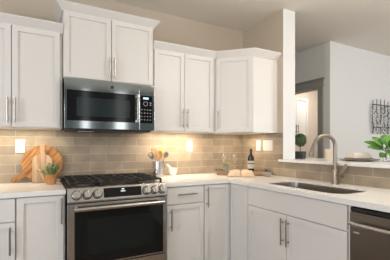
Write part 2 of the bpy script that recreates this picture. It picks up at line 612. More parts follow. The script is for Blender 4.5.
base_cab('base cabinet with drawer above door, left of the tall-door cabinet by the range', (-0.782, BY, 0), 0, 0.465,
         [('drawer', 0.004, 0.461, 0.719, 0.873, 0.2325, 0.797, False), ('door', 0.004, 0.461, 0.108, 0.711, 0.434, 0.595, True)])
base_cab('narrow full height door base cabinet just left of the range', (-0.316, BY, 0), 0, 0.308,
         [('door', 0.005, 0.296, 0.108, 0.873, 0.281, 0.765, True)])
base_cab('base cabinet with drawer above door just right of the range', (0.779, BY, 0), 0, 0.377,
         [('drawer', 0.012, 0.373, 0.725, 0.873, 0.195, 0.808, False), ('door', 0.012, 0.373, 0.108, 0.716, 0.042, 0.596, True)])
# corner base (two doors meeting in the inside corner)
CX, CY = XR - 0.612, BY
t = thing('base_cabinet', 'corner base cabinet with two tall doors meeting in the inside corner', 'cabinet', (1.157, BY, 0), 0, BG)
bm = prism(nb(), [(0, 0), (CX - 1.157, 0), (CX - 1.157, -0.287), (XR - 0.03 - 1.157, -0.287), (XR - 0.03 - 1.157, 0.585), (0, 0.585)], 0.10, 0.8795)
obj('body', bm, 'cab', t)
bm = prism(nb(), [(0, 0.075), (CX - 1.157 + 0.075, 0.075), (CX - 1.157 + 0.075, -0.287), (CX - 1.157 + 0.09, -0.287), (CX - 1.157 + 0.09, 0.09), (0, 0.09)], 0.0, 0.10)
obj('toe_kick', bm, 'cab', t)
d = obj('door', shaker(0.005, CX - 1.157 - 0.023, 0.108, 0.873, stile=0.05), 'cab', t)
pull(d, 0.026, 0.765, 0.185)
bm = shaker(0.023, 0.285, 0.108, 0.873, stile=0.05)
bm.transform(Matrix.Translation((CX - 1.157, 0, 0)) @ Matrix.Rotation(-PI / 2, 4, 'Z'))
obj('door', bm, 'cab', t)
# sink base, facing -x: local x runs toward the camera
SY = -0.900
sb = thing('base_cabinet', 'wide double door base cabinet under the sink', 'cabinet', (CX, SY, 0), -PI / 2, BG)
bm = nb()
SW = 0.944
# open-topped carcass so the sink bowl hangs inside it
f = prism(bm, [(0, 0), (SW, 0), (SW, 0.585), (SW - 0.018, 0.585), (SW - 0.018, 0.02), (0.018, 0.02), (0.018, 0.585), (0, 0.585)], 0.10, 0.8795)
obj('body', bm, 'cab', sb)
obj('back_panel', bx(0.018, SW - 0.018, 0.570, 0.585, 0.10, 0.8795), 'cab', sb)
obj('toe_kick', bx(0, SW, 0.075, 0.09, 0, 0.10), 'cab', sb)
obj('false_front', slab(0.005, SW - 0.005, 0.722, 0.873), 'cab', sb)
mid = 0.455
d = obj('door', shaker(0.005, mid - 0.002, 0.108, 0.713), 'cab', sb)
pull(d, mid - 0.026, 0.590, 0.20)
d = obj('door', shaker(mid + 0.003, SW - 0.005, 0.108, 0.713), 'cab', sb)
pull(d, mid + 0.027, 0.590, 0.20)
# cabinet past the dishwasher
base_cab('white base cabinet at the near end of the sink run', (CX, SY - SW - 0.612, 0), -PI / 2, 0.6,
         [('drawer', 0.005, 0.595, 0.722, 0.873, 0.3, 0.8, False), ('door', 0.005, 0.595, 0.108, 0.713, 0.04, 0.6, True)])

# ---------------------------------------------------------------- countertops
c1 = prism(nb(), [(-2.0, -0.648), (-0.006, -0.648), (-0.006, -0.009), (-2.0, -0.009)], 0.88, 0.914, 0.003)
tag(obj('countertop', c1, 'quartz'), 'white quartz countertop left of the range, under the cutting boards', 'countertop', 'white quartz countertops')


def rrect(x0, x1, y0, y1, r, n=8):
    out = []
    for cx, cy, a0 in ((x1 - r, y1 - r, 0), (x0 + r, y1 - r, 90), (x0 + r, y0 + r, 180), (x1 - r, y0 + r, 270)):
        for k in range(n + 1):
            a = math.radians(a0 + 90 * k / n)
            out.append((cx + r * math.cos(a), cy + r * math.sin(a)))
    return out


SX0, SX1, SK0, SK1 = 1.530, 1.885, -1.735, -1.000
hole = rrect(SX0, SX1, SK0, SK1, 0.11)


def holed(outer, hole, z0, z1):
    """slab with one hole: flat ring, extruded"""
    b = bmesh.new()
    ov = [b.verts.new((x, y, z0)) for x, y in outer]
    hv = [b.verts.new((x, y, z0)) for x, y in hole]
    es = [b.edges.new((ov[i], ov[(i + 1) % len(ov)])) for i in range(len(ov))]
    es += [b.edges.new((hv[i], hv[(i + 1) % len(hv)])) for i in range(len(hv))]
    bmesh.ops.triangle_fill(b, use_beauty=True, use_dissolve=False, edges=es)
    r = bmesh.ops.extrude_face_region(b, geom=b.faces[:])
    for e in r['geom']:
        if isinstance(e, bmesh.types.BMVert):
            e.co.z = z1
    return b


KX = XR - 0.009
outer = [(0.769, -0.648), (XR - 0.648, -0.648), (XR - 0.648, -3.2), (KX, -3.2), (KX, -0.009), (0.769, -0.009)]
c2 = holed(outer, hole, 0.902, 0.914)
merge(c2, holed(outer, rrect(SX0 - 0.03, SX1 + 0.03, SK0 - 0.03, SK1 + 0.03, 0.13), 0.88, 0.902))
tag(obj('countertop', c2, 'quartz', smooth=False), 'white quartz L-shaped countertop with the sink cut into it', 'countertop', 'white quartz countertops')

# ---------------------------------------------------------------- sink and faucet
sk = thing('kitchen_sink', 'stainless single bowl sink set below the white countertop', 'sink', ((SX0 + SX1) / 2, (SK0 + SK1) / 2, 0.70))
b = bmesh.new()
rings = []
hx, hy = (SX1 - SX0) / 2, (SK1 - SK0) / 2
for dz, ins, r in ((0.2015, -0.02, 0.125), (0.2015, -0.002, 0.11), (0.05, 0.006, 0.10), (0.015, 0.02, 0.09), (0.0, 0.05, 0.07)):
    rings.append([b.verts.new((x, y, dz)) for x, y in rrect(-hx + ins, hx - ins, -hy + ins, hy - ins, r)])
for a, c in zip(rings, rings[1:]):
    n = len(a)
    for i in range(n):
        b.faces.new((a[i], a[(i + 1) % n], c[(i + 1) % n], c[i]))
b.faces.new(rings[-1])
bowl = obj('bowl', b, 'sinksteel', sk)
lathe_b = lathe(nb(), [(0.0, 0.004), (0.03, 0.004), (0.045, 0.006), (0.045, 0.001), (0.0, 0.001)], 24)
obj('drain', lathe_b, 'steel_d', sk)

fc = thing('faucet', 'brushed nickel gooseneck faucet standing behind the sink', 'faucet', (1.985, -1.365, 0.914))
obj('base', lathe(nb(), [(0, 0), (0.032, 0), (0.032, 0.006), (0.0290, 0.010), (0.0280, 0.05), (0.0275, 0.105), (0.020, 0.120), (0.0, 0.120)], 28), 'faucet', fc)
pts = [(0, 0, 0.112), (0, 0, 0.22), (0, 0, 0.315)]
R = 0.088
ang = math.radians(155)
ux, uy = math.cos(ang), math.sin(ang)
for k in range(1, 17):
    a = PI * k / 16 * 0.93
    s = R - R * math.cos(a)
    pts.append((ux * s, uy * s, 0.315 + R * math.sin(a)))
obj('spout', tube(nb(), pts, 0.0158, 14), 'faucet', fc)
e = Vector(pts[-1])
dirv = (Vector(pts[-1]) - Vector(pts[-2])).normalized()
obj('spray_head', tube(nb(), [e - dirv * 0.004, e + dirv * 0.012, e + dirv * 0.03, e + dirv * 0.08, e + dirv * 0.100, e + dirv * 0.104], [0.0165, 0.0175, 0.0195, 0.0225, 0.022, 0.019], 16), 'faucet', fc)
lv = nb()
tube(lv, [(0, -0.018, 0.075), (0, -0.066, 0.075)], [0.021, 0.020], 14)
tube(lv, [(0, -0.050, 0.076), (0.002, -0.060, 0.11), (0.004, -0.082, 0.145), (0.004, -0.096, 0.168)], [0.015, 0.014, 0.0125, 0.009], 10)
obj('lever', lv, 'faucet', fc)

# ---------------------------------------------------------------- range
rg = thing('gas_range', 'stainless slide-in gas range with black grates between the base cabinets', 'range', (0.0015, -0.655, 0))
RW = 0.759
obj('body', bx(0.004, RW - 0.004, 0.0, 0.63, 0.06, 0.905), 'dark', rg)
for fx in (0.05, RW - 0.05):
    for fy in (0.06, 0.56):
        obj('leg', lathe(nb(), [(0, 0), (0.018, 0), (0.018, 0.01), (0.011, 0.014), (0.011, 0.07), (0, 0.07)], 14, fx, fy), 'dark', rg)
# cooktop pan: black, recessed, with stainless rim
ct = nb()
prism(ct, [(0.0, 0.01), (RW, 0.01), (RW, 0.643), (0.0, 0.643)], 0.905, 0.921, 0.003)
obj('cooktop', ct, 'black', rg)
# sloped control panel
cp = bmesh.new()
prof = [(0.012, 0.926), (-0.022, 0.922), (-0.050, 0.830), (-0.050, 0.818), (0.012, 0.818)]
va = [cp.verts.new((0.0, y, z)) for y, z in prof]
vb = [cp.verts.new((RW, y, z)) for y, z in prof]
cp.faces.new(va)
cp.faces.new(vb[::-1])
for i in range(5):
    j = (i + 1) % 5
    cp.faces.new((va[i], vb[i], vb[j], va[j]))
bmesh.ops.bevel(cp, geom=cp.edges[:], offset=0.003, segments=2, profile=0.5, affect='EDGES')
obj('control_panel', cp, 'steel', rg)
# plane of the sloped face: from (-.022,.922) to (-.050,.830)
fd = Vector((0, -0.028, -0.092)).normalized()       # down the slope
fn = Vector((0, -0.092, 0.028)).normalized()        # outward
fo = Vector((0, -0.036, 0.876))


def on_panel(x, s, out=0.0):
    return Vector((x, 0, 0)) + fo + fd * s + fn * out


PM = Matrix(((1, 0, 0, 0), (0, -fd.y, fn.y, 0), (0, -fd.z, fn.z, 0), (0, 0, 0, 1)))   # local x, up-slope, out
dm = nb()
box(dm, -0.146, 0.146, -0.036, 0.036, -0.001, 0.0025, 0.001, mtx=Matrix.Translation(on_panel(0.396, 0.0)) @ PM)
disp = obj('display', dm, 'bglass', rg)
lm = lathe(nb(), [(0.0, 0.0032), (0.007, 0.0032), (0.007, 0.0020), (0, 0.0020)], 18)
lm.transform(Matrix.Translation(on_panel(0.396, -0.022)) @ PM @ Matrix.Diagonal((1.6, 0.8, 1, 1)))
obj('logo_mark', lm, 'lcdw', disp)
dg_ = nb()
box(dg_, -0.018, 0.018, -0.004, 0.004, 0.0022, 0.0030, mtx=Matrix.Translation(on_panel(0.396, -0.006)) @ PM)
obj('clock_readout', dg_, 'lcdw', disp)
for kx in (0.060, 0.134, 0.206, 0.585, 0.651, 0.717):
    k = nb()
    lathe(k, [(0, 0.004), (0.0315, 0.004), (0.0310, 0.010), (0.0285, 0.013), (0.0270, 0.036), (0.0245, 0.040), (0, 0.040)], 28,
          mtx=Matrix.Translation(on_panel(kx, 0.004)) @ PM)
    kn = obj('knob', k, 'steel', rg)
    obj('skirt', lathe(nb(), [(0, -0.002), (0.0355, -0.002), (0.0355, 0.003), (0.0325, 0.005), (0, 0.005)], 28,
                       mtx=Matrix.Translation(on_panel(kx, 0.004)) @ PM), 'dark', kn)
    g = nb()
    box(g, -0.0055, 0.0055, -0.026, 0.026, 0.036, 0.050, 0.002, mtx=Matrix.Translation(on_panel(kx, 0.004)) @ PM)
    obj('grip', g, 'steel', kn)
# oven door: black glass with stainless frame
dr = nb()
box(dr, 0.0, RW, -0.030, 0.012, 0.345, 0.808, 0.003)
door = obj('oven_door', dr, 'steel', rg)
obj('door_glass', bx(0.047, RW - 0.028, -0.0335, -0.028, 0.358, 0.786, 0.001), 'bglass', door)
obj('oven_window', bx(0.135, RW - 0.115, -0.0345, -0.033, 0.43, 0.690, 0.0005), 'oven_win', door)
h = nb()
tube(h, [(0.040, -0.085, 0.775), (RW - 0.040, -0.085, 0.775)], 0.0165, 16)
for hx_ in (0.060, RW - 0.060):
    tube(h, [(hx_, -0.028, 0.778), (hx_, -0.085, 0.775)], [0.013, 0.011], 12)
obj('door_handle', h, 'steel', door)
obj('storage_drawer', bx(0.0, RW, -0.030, 0.012, 0.10, 0.338, 0.003), 'steel', rg)
# burners
for (x, y, r) in ((0.145, 0.18, 0.045), (0.145, 0.48, 0.036), (0.38, 0.33, 0.052), (0.615, 0.18, 0.048), (0.615, 0.48, 0.036)):
    bb = obj('burner', lathe(nb(), [(0, 0.919), (r * 1.25, 0.919), (r * 1.2, 0.927), (r, 0.930), (r * 0.9, 0.934), (0, 0.934)], 26, x, y), 'steel_d', rg)
    obj('burner_cap', lathe(nb(), [(0, 0.933), (r, 0.933), (r, 0.938), (r * 0.85, 0.941), (0, 0.941)], 26, x, y), 'iron', bb)
# grates
for gi in range(3):
    g0, g1 = 0.012 + gi * 0.2455, 0.012 + gi * 0.2455 + 0.2435
    ya, yb = 0.030, 0.628
    g = nb()
    zt, zb, bw = 0.962, 0.944, 0.006
    pts_ = rrect(g0 + 0.008, g1 - 0.008, ya + 0.006, yb - 0.006, 0.015, 3)
    tube(g, [(x, y, 0.952) for x, y in pts_] + [(pts_[0][0], pts_[0][1], 0.952)], 0.008, 6)
    cx = (g0 + g1) / 2
    for yy in (ya + 0.13, ya + 0.299, yb - 0.13):
        box(g, g0 + 0.004, g1 - 0.004, yy - bw, yy + bw, zb, zt, 0.002)
    for xx in (cx - 0.055, cx + 0.055):
        box(g, xx - bw, xx + bw, ya + 0.002, yb - 0.002, zb, zt, 0.002)
    for xx in (g0 + 0.010, g1 - 0.010):
        for yy in (ya + 0.010, yb - 0.010):
            box(g, xx - 0.008, xx + 0.008, yy - 0.008, yy + 0.008, 0.9205, 0.955, 0.002)
    obj('grate', g, 'iron', rg)
# ---------------------------------------------------------------- microwave
mw = thing('microwave', 'stainless over-the-range microwave under the tall wall cabinet', 'microwave', (0.0015, -0.408, 1.3665))
mh = 0.4095
obj('body', bx(0.004, 0.755, 0.022, 0.398, 0.004, mh - 0.002), 'dark', mw)
dd = obj('door', bx(0.0, 0.6165, 0.0, 0.022, 0.006, mh, 0.003), 'steel_mw', mw)
obj('door_glass', bx(0.017, 0.578, -0.003, 0.002, 0.070, 0.318, 0.001), 'bglass', dd)
obj('window', bx(0.090, 0.528, -0.0038, -0.002, 0.108, 0.262, 0.0005), 'win', dd)
hd = nb()
box(hd, 0.583, 0.607, -0.042, -0.026, 0.070, 0.320, 0.005)
for zz in (0.085, 0.305):
    box(hd, 0.586, 0.604, -0.030, 0.002, zz - 0.01, zz + 0.01, 0.002)
obj('door_handle', hd, 'steel', dd)
ring = nb()
lathe(ring, [(0.0, 0), (0.014, 0), (0.014, 0.003), (0.0118, 0.003), (0.0112, 0.0018), (0, 0.0018)], 26,
      mtx=Matrix.Translation((0.375, 0.0005, 0.366)) @ Matrix.Rotation(PI / 2, 4, 'X'))
obj('round_badge', ring, 'dark', dd)
pn = obj('control_panel', bx(0.6180, 0.759, 0.0, 0.022, 0.006, mh, 0.003), 'steel_mw', mw)
obj('keypad', bx(0.622, 0.738, -0.003, 0.002, 0.070, 0.318, 0.001), 'bglass', pn)
obj('readout', bx(0.650, 0.700, -0.0036, -0.002, 0.284, 0.302), 'lcd', pn)
dial = nb()
lathe(dial, [(0.017, 0), (0.021, 0), (0.021, 0.0012), (0.017, 0.0012), (0.017, 0)], 24, mtx=Matrix.Translation((0.672, -0.0028, 0.245)) @ Matrix.Rotation(PI / 2, 4, 'X'))
obj('dial_ring', dial, 'key', pn)
for r in range(4):
    for q in range(4):
        x, z = 0.636 + q * 0.027, 0.100 + r * 0.030
        obj('button', bx(x - 0.005, x + 0.005, -0.0036, -0.0025, z - 0.0035, z + 0.0035), 'key', pn)
for z in (0.235, 0.255):
    obj('button', bx(0.712, 0.726, -0.0036, -0.0025, z - 0.004, z + 0.004), 'key', pn)
obj('vent_grille', bx(0.03, 0.73, 0.03, 0.36, -0.010, 0.005, 0.002), 'dark', mw)
lens_ = obj('task_lamp_lens', bx(0.12, 0.24, 0.10, 0.20, -0.013, -0.009, 0.001), 'plastic', mw)

# ---------------------------------------------------------------- dishwasher
dw = thing('dishwasher', 'dark stainless dishwasher under the counter beside the sink cabinet', 'dishwasher', (CX, SY - SW - 0.004, 0), -PI / 2)
obj('body', bx(0.004, 0.600, 0.02, 0.57, 0.09, 0.872), 'dark', dw)
obj('side_trim', bx(0.001, 0.012, -0.012, 0.02, 0.10, 0.878), 'cab', dw)
dd = obj('door', bx(0.016, 0.600, -0.030, 0.018, 0.10, 0.845, 0.004), 'steel_d', dw)
obj('control_strip', bx(0.016, 0.600, -0.024, 0.018, 0.848, 0.868, 0.002), 'black', dw)
hb = nb()
pts_ = [(0.032, -0.028, 0.782), (0.036, -0.060, 0.784), (0.06, -0.070, 0.784), (0.30, -0.076, 0.784), (0.55, -0.070, 0.784), (0.580, -0.060, 0.784), (0.584, -0.028, 0.782)]
tube(hb, pts_, 0.0125, 12, flat=1.0)
obj('door_handle', hb, 'steel', dd)
obj('brand_mark', bx(0.040, 0.075, -0.0312, -0.029, 0.724, 0.732), 'key', dd)
obj('toe_kick', bx(0.004, 0.600, 0.04, 0.055, 0.0, 0.095), 'dark', dw)

# ---------------------------------------------------------------- outlets and switch plates


def plate(name, label, cat, x, y, z, rz, w, rockers, group, outlet):
    t = thing(name, label, cat, (x, y, z), rz, group)
    obj('cover_plate', bx(-w / 2, w / 2, -0.007, 0, -0.058, 0.058, 0.0025), 'plastic', t)
    for rx in rockers:
        if outlet:
            f = obj('receptacle', bx(rx - 0.017, rx + 0.017, -0.0095, -0.006, -0.034, 0.034, 0.0015), 'plastic', t)
            for zz in (-0.017, 0.017):
                s = nb()
                box(s, rx - 0.009, rx - 0.006, -0.0102, -0.009, zz - 0.004, zz + 0.007)
                box(s, rx + 0.006, rx + 0.009, -0.0102, -0.009, zz - 0.004, zz + 0.007)
                box(s, rx - 0.003, rx + 0.003, -0.0102, -0.009, zz - 0.012, zz - 0.006)
                obj('socket', s, 'slot', f)
        else:
            obj('rocker', bx(rx - 0.016, rx + 0.016, -0.0105, -0.006, -0.033, 0.033, 0.002), 'plastic', t)
    return t


OG = 'white cover plates on the backsplash'
plate('wall_outlet', 'white outlet on the tile left of the round cutting board', 'outlet', -0.318, -0.008, 1.229, 0, 0.074, (0,), OG, True)
plate('wall_outlet', 'white outlet on the tile right of the utensil crock', 'outlet', 1.323, -0.008, 1.232, 0, 0.074, (0,), OG, True)
plate('wall_outlet', 'narrow white outlet plate on the corner tile near the wine bottle', 'outlet', XR - 0.008, -0.315, 1.238, -PI / 2, 0.072, (0,), OG, True)
plate('light_switch', 'wide white two-rocker switch plate by the wall end', 'switch', XR - 0.008, -0.470, 1.238, -PI / 2, 0.150, (-0.034, 0.034), OG, False)

# ---------------------------------------------------------------- left counter still life


def leaning(mesh_bm, xc, y_foot, tilt, z=0.9145):
    """mesh built upright in local xz (thickness along y); lean its top back to the wall"""
    mesh_bm.transform(Matrix.Rotation(-tilt, 4, 'X'))
    return mesh_bm


def flat_board(outline, th, bev=0.003):
    b = prism(nb(), outline, -th / 2, th / 2, bev)
    b.transform(Matrix.Rotation(PI / 2, 4, 'X'))       # xy outline -> xz
    return b


# round board with a side handle pointing down to the left
R0 = 0.162
a0 = math.radians(212)
out = []
hw = 0.021
for k in range(0, 61):
    a = a0 + 0.20 + (2 * PI - 0.40) * k / 60
    out.append((R0 * math.cos(a), R0 * math.sin(a)))
dx, dz = math.cos(a0), math.sin(a0)
nx, nz = -dz, dx
for s, q in ((0.185, -0.024), (0.21, -hw), (0.262, -hw), (0.275, -0.012), (0.278, 0.0), (0.275, 0.012), (0.262, hw), (0.21, hw), (0.185, 0.024)):
    out.append((dx * s + nx * q, dz * s + nz * q))
b = flat_board(out, 0.018)
zmin = min(v.co.z for v in b.verts)
tl = math.radians(9)
b.transform(Matrix.Rotation(-tl, 4, 'X'))
o = obj('round_cutting_board', b, 'acacia')
o.location = (-0.146, -0.047, 0.915 - min(v.co.z for v in o.data.vertices))
tag(o, 'round orange-brown wooden cutting board with a handle, leaning on the tile', 'cutting board')

# paddle board in front
pb = []
hwid, hh = 0.076, 0.262
pb += [(-hwid + 0.008, 0), (hwid - 0.008, 0), (hwid, 0.008)]
pb += [(hwid, 0.19)]
for k in range(1, 8):
    a = k / 7 * PI / 2
    pb.append((hwid - 0.050 * (1 - math.cos(a)) if True else 0, 0.19 + 0.052 * math.sin(a)))
pb += [(0.0205, 0.262), (0.019, 0.300)]
for k in range(0, 9):
    a = k / 8 * PI
    pb.append((0.0215 * math.cos(a), 0.318 + 0.022 * math.sin(a)))
pb += [(-0.019, 0.300), (-0.0205, 0.262)]
for k in range(7, 0, -1):
    a = k / 7 * PI / 2
    pb.append((-hwid + 0.050 * (1 - math.cos(a)), 0.19 + 0.052 * math.sin(a)))
pb += [(-hwid, 0.19), (-hwid, 0.008)]
b = flat_board(pb, 0.016)
b.transform(Matrix.Rotation(-math.radians(13), 4, 'X'))
o = obj('paddle_cutting_board', b, 'oak')
o.location = (-0.150, -0.125, 0.9145 - min(v.co.z for v in o.data.vertices))
tag(o, 'pale wooden paddle cutting board leaning in front of the round board', 'cutting board')
# spreader leaning on the paddle
b = flat_board([(-0.006, 0), (0.006, 0), (0.007, 0.055), (0.0075, 0.065), (0.009, 0.10), (0.006, 0.128), (0.0, 0.134), (-0.006, 0.128), (-0.009, 0.10), (-0.0075, 0.065), (-0.007, 0.055)], 0.006, 0.001)
b.transform(Matrix.Rotation(-math.radians(13), 4, 'X') @ Matrix.Rotation(-math.radians(22), 4, 'Y'))
o = obj('wooden_spreader', b, 'spoonwood2')
o.location = (-0.128, -0.152, 0.9150 - min(v.co.z for v in o.data.vertices))
tag(o, 'small wooden spreader leaning across the paddle board', 'utensil')
# herb pot
hp = thing('potted_herb', 'leafy green herb in an orange terracotta pot beside the cutting boards', 'plant', (-0.088, -0.245, 0.9142))
pot = lathe(nb(), [(0, 0), (0.034, 0), (0.036, 0.004), (0.044, 0.070), (0.046, 0.072), (0.046, 0.084), (0.040, 0.084), (0.038, 0.070), (0, 0.070)], 28)
obj('pot', pot, 'terra', hp)
obj('soil', lathe(nb(), [(0, 0.073), (0.039, 0.073), (0.0385, 0.069), (0, 0.069)], 20), 'soil', hp)


def leaf_into(b, base, d, length, width, droop=0.2, up=Vector((0, 0, 1)), nseg=4, fold=0.15):
    d = d.normalized()
    side = d.cross(up)
    if side.length < 1e-3:
        side = Vector((1, 0, 0))
    side.normalize()
    nrm = side.cross(d).normalized()
    L, Cc, Rr = [], [], []
    for i in range(nseg + 1):
        t_ = i / nseg
        wv = width * (math.sin(PI * min(1, t_ * 0.92 + 0.06)) ** 0.75)
        p = base + d * length * t_ - Vector((0, 0, 1)) * droop * length * t_ * t_
        Cc.append(b.verts.new(p))
        L.append(b.verts.new(p - side * wv / 2 + nrm * fold * wv))
        Rr.append(b.verts.new(p + side * wv / 2 + nrm * fold * wv))
    for i in range(nseg):
        b.faces.new((L[i], Cc[i], Cc[i + 1], L[i + 1]))
        b.faces.new((Cc[i], Rr[i], Rr[i + 1], Cc[i + 1]))


fol = nb()
for i in range(34):
    a = random.uniform(0, 2 * PI)
    el = random.uniform(0.15, 1.4)
    d = Vector((math.cos(a) * math.cos(el), math.sin(a) * math.cos(el), math.sin(el)))
    ln = random.uniform(0.06, 0.108)
    p0 = Vector((d.x * 0.02, d.y * 0.02, 0.078))
    tube(fol, [p0, p0 + d * ln * 0.6, p0 + d * ln], 0.0012, 4)
    for q in range(7):
        tpos = p0 + d * ln * (0.3 + 0.7 * q / 6)
        dd_ = (d + Vector((random.uniform(-1, 1), random.uniform(-1, 1), random.uniform(-0.6, 0.8))) * 0.9)
        leaf_into(fol, tpos, dd_, random.uniform(0.018, 0.028), random.uniform(0.010, 0.016), 0.2, nseg=2)
obj('foliage', fol, 'herb', hp)
tag(obj('coaster_block', bx(-0.022, 0.022, -0.02, 0.02, 0, 0.022, 0.003), 'oak'), 'tiny pale wooden block between the herb pot and the range', 'block').location = (-0.030, -0.085, 0.9145)

# ---------------------------------------------------------------- utensil crock
ck = thing('utensil_crock', 'stainless cylinder crock holding spoons, right of the range', 'crock', (0.915, -0.105, 0.9142))
cr = lathe(nb(), [(0, 0), (0.058, 0), (0.060, 0.002), (0.060, 0.158), (0.0615, 0.161), (0.0575, 0.161), (0.0565, 0.158), (0.0565, 0.006), (0, 0.006)], 36)
obj('wall_of_crock', cr, 'steel', ck)
ck.children[0].name = 'cylinder_body'


def spoon(name, label, base, tip, m, kind):
    """base inside the crock (world), tip above; bowl at the tip"""
    base, tip = Vector(base), Vector(tip)
    t = thing(name, label, 'utensil', base, 0, 'utensils standing in the steel crock')
    d = tip - base
    L = d.length
    d.normalize()
    st = base * 0
    obj('handle', tube(nb(), [st, st + d * L * 0.5, st + d * L * 0.72], [0.006, 0.005, 0.005], 8), m, t)
    view = Vector((-0.35, -0.93, 0.1)).normalized()
    sx = d.cross(view).normalized()
    ny = sx.cross(d).normalized()
    b = bmesh.new()
    lw, ll = (0.037, 0.092)
    if kind == 'spatula':
        lw, ll = 0.038, 0.105
    if kind == 'ladle':
        lw, ll = 0.034, 0.070
    bmesh.ops.create_uvsphere(b, u_segments=18, v_segments=10, radius=1.0)
    for v in b.verts:
        x, y, z = v.co
        if kind == 'spatula':
            z = max(-1, min(1, z * 1.2))
            x = math.copysign(abs(x) ** 0.6, x)
            y *= 0.12
        else:
            y = y * 0.30 if y > 0 else y * 0.30 + 0.36 * max(0, 1 - x * x - z * z) * (1.0 if y < 0 else 0)
        v.co = Vector(d * (L * 0.70 + ll / 2 + z * ll / 2) + sx * x * lw * 0.78 + ny * (-y) * lw)
    obj('head', b, m, t)
    return t


cb = Vector((0.915, -0.105, 0.925))
spoon('serving_spoon', 'shiny metal spoon leaning left in the crock', (0.952, -0.10, 0.925), (0.812, -0.125, 1.165), 'steel', 'spoon')
spoon('wooden_spoon', 'tan wooden spoon standing second from left in the crock', (0.90, -0.085, 0.925), (0.868, -0.090, 1.180), 'spoonwood', 'spatula')
spoon('wooden_spoon', 'orange-brown slotted wooden spoon in the middle of the crock', (0.92, -0.130, 0.925), (0.917, -0.145, 1.170), 'spoonwood', 'spoon')
spoon('wooden_spatula', 'pale wooden spatula right of the slotted spoon in the crock', (0.92, -0.075, 0.925), (0.965, -0.070, 1.190), 'spoonwood2', 'spatula')
spoon('ladle', 'dark metal ladle leaning right in the crock', (0.882, -0.118, 0.925), (1.020, -0.118, 1.190), 'steel_d', 'ladle')

# mortar and pestle
mo = thing('mortar', 'white ceramic mortar bowl beside the utensil crock', 'mortar', (1.064, -0.135, 0.9142))
obj('bowl', lathe(nb(), [(0, 0), (0.034, 0), (0.034, 0.006), (0.029, 0.012), (0.036, 0.022), (0.045, 0.045), (0.048, 0.084), (0.046, 0.086), (0.041, 0.082), (0.036, 0.045), (0, 0.028)], 30), 'ceramic', mo)
pe = tube(nb(), [(0.016, 0.0, 0.052), (0.010, 0.0, 0.058), (-0.02, 0, 0.084), (-0.062, 0, 0.120), (-0.070, 0, 0.127)], [0.008, 0.014, 0.013, 0.014, 0.007], 12)
o = obj('pestle', pe, 'ceramic')
o.location = (1.064, -0.135, 0.9142)
tag(o, 'white pestle resting tilted in the mortar', 'pestle')

# ---------------------------------------------------------------- corner tray
TC = Vector((1.800, -0.330, 0.9145))
TR = -math.radians(36)
tr = thing('serving_tray', 'long brown wooden tray in the counter corner holding wine and glasses', 'tray', TC, TR)
tw, td = 0.255, 0.115
obj('base', bx(-tw, tw, -td, td, 0, 0.012, 0.002), 'traywood', tr)
obj('rim', (lambda: (lambda b: b)(box(nb(), -tw, tw, -td, -td + 0.012, 0.002, 0.050, 0.002)))(), 'traywood', tr)
obj('rim', box(nb(), -tw, tw, td - 0.012, td, 0.002, 0.050, 0.002), 'traywood', tr)
for s in (-1, 1):
    xa = s * (tw - 0.006)
    e_ = obj('end_panel', box(nb(), xa - 0.006, xa + 0.006, -td + 0.0125, td - 0.0125, 0.002, 0.062, 0.002), 'traywood', tr)
    hg = tube(nb(), [(s * (tw + 0.0), -0.05, 0.045), (s * (tw + 0.022), -0.045, 0.052), (s * (tw + 0.026), 0, 0.054), (s * (tw + 0.022), 0.045, 0.052), (s * (tw + 0.0), 0.05, 0.045)], 0.005, 8)
    obj('grip', hg, 'bronze', e_)


def tpos(x, y, z=0.0125):
    c, s = math.cos(TR), math.sin(TR)
    return (TC.x + x * c - y * s, TC.y + x * s + y * c, TC.z + z)


# wine bottle
wb = thing('wine_bottle', 'dark wine bottle with red foil neck standing on the tray', 'bottle', tpos(0.112, 0.045))
obj('glass_body', lathe(nb(), [(0, 0), (0.034, 0), (0.0375, 0.004), (0.0375, 0.185), (0.033, 0.203), (0.0175, 0.222), (0.0145, 0.235), (0.0140, 0.262), (0, 0.262)], 32), 'wine', wb)
obj('foil_capsule', lathe(nb(), [(0.0148, 0.225), (0.0152, 0.230), (0.0148, 0.275), (0.0158, 0.278), (0.0158, 0.290), (0.014, 0.293), (0, 0.293)], 24), 'foil', wb)
lb = obj('paper_label', lathe(nb(), [(0.0376, 0.060), (0.0380, 0.060), (0.0380, 0.150), (0.0376, 0.150), (0.0376, 0.060)], 32), 'label', wb)
obj('label_band', lathe(nb(), [(0.0380, 0.112), (0.0383, 0.112), (0.0383, 0.126), (0.0380, 0.126), (0.0380, 0.112)], 32), 'labelgreen', lb)


wb.scale = (0.95, 0.95, 0.93)


# wine glasses
def wine_glass(label, loc):
    t = thing('wine_glass', label, 'glass', loc, 0, 'wine glasses on the corner tray')
    obj('bowl', lathe(nb(), [(0.0, 0.098), (0.012, 0.100), (0.028, 0.115), (0.0375, 0.140), (0.036, 0.170), (0.0310, 0.205), (0.0300, 0.205), (0.0348, 0.170), (0.0362, 0.140), (0.027, 0.117), (0.011, 0.103), (0, 0.102)], 28), 'glass', t)
    obj('stem', lathe(nb(), [(0, 0.008), (0.005, 0.010), (0.0036, 0.03), (0.0036, 0.085), (0.007, 0.0975), (0, 0.0975)], 14), 'glass', t)
    obj('foot', lathe(nb(), [(0, 0.0), (0.034, 0.0), (0.034, 0.0015), (0.010, 0.0055), (0, 0.008)], 28), 'glass', t)
    return t


g0 = wine_glass('stemmed wine glass behind the little potted succulent', tpos(-0.185, 0.050))
g0.scale = (1.12, 1.12, 1.12)
g1 = g0.copy()
C.objects.link(g1)
for ch in list(g0.children):
    c_ = ch.copy()
    C.objects.link(c_)
    c_.parent = g1
g1.location = tpos(-0.065, 0.048)
g1['label'] = 'stemmed wine glass between the succulent and the wine bottle'

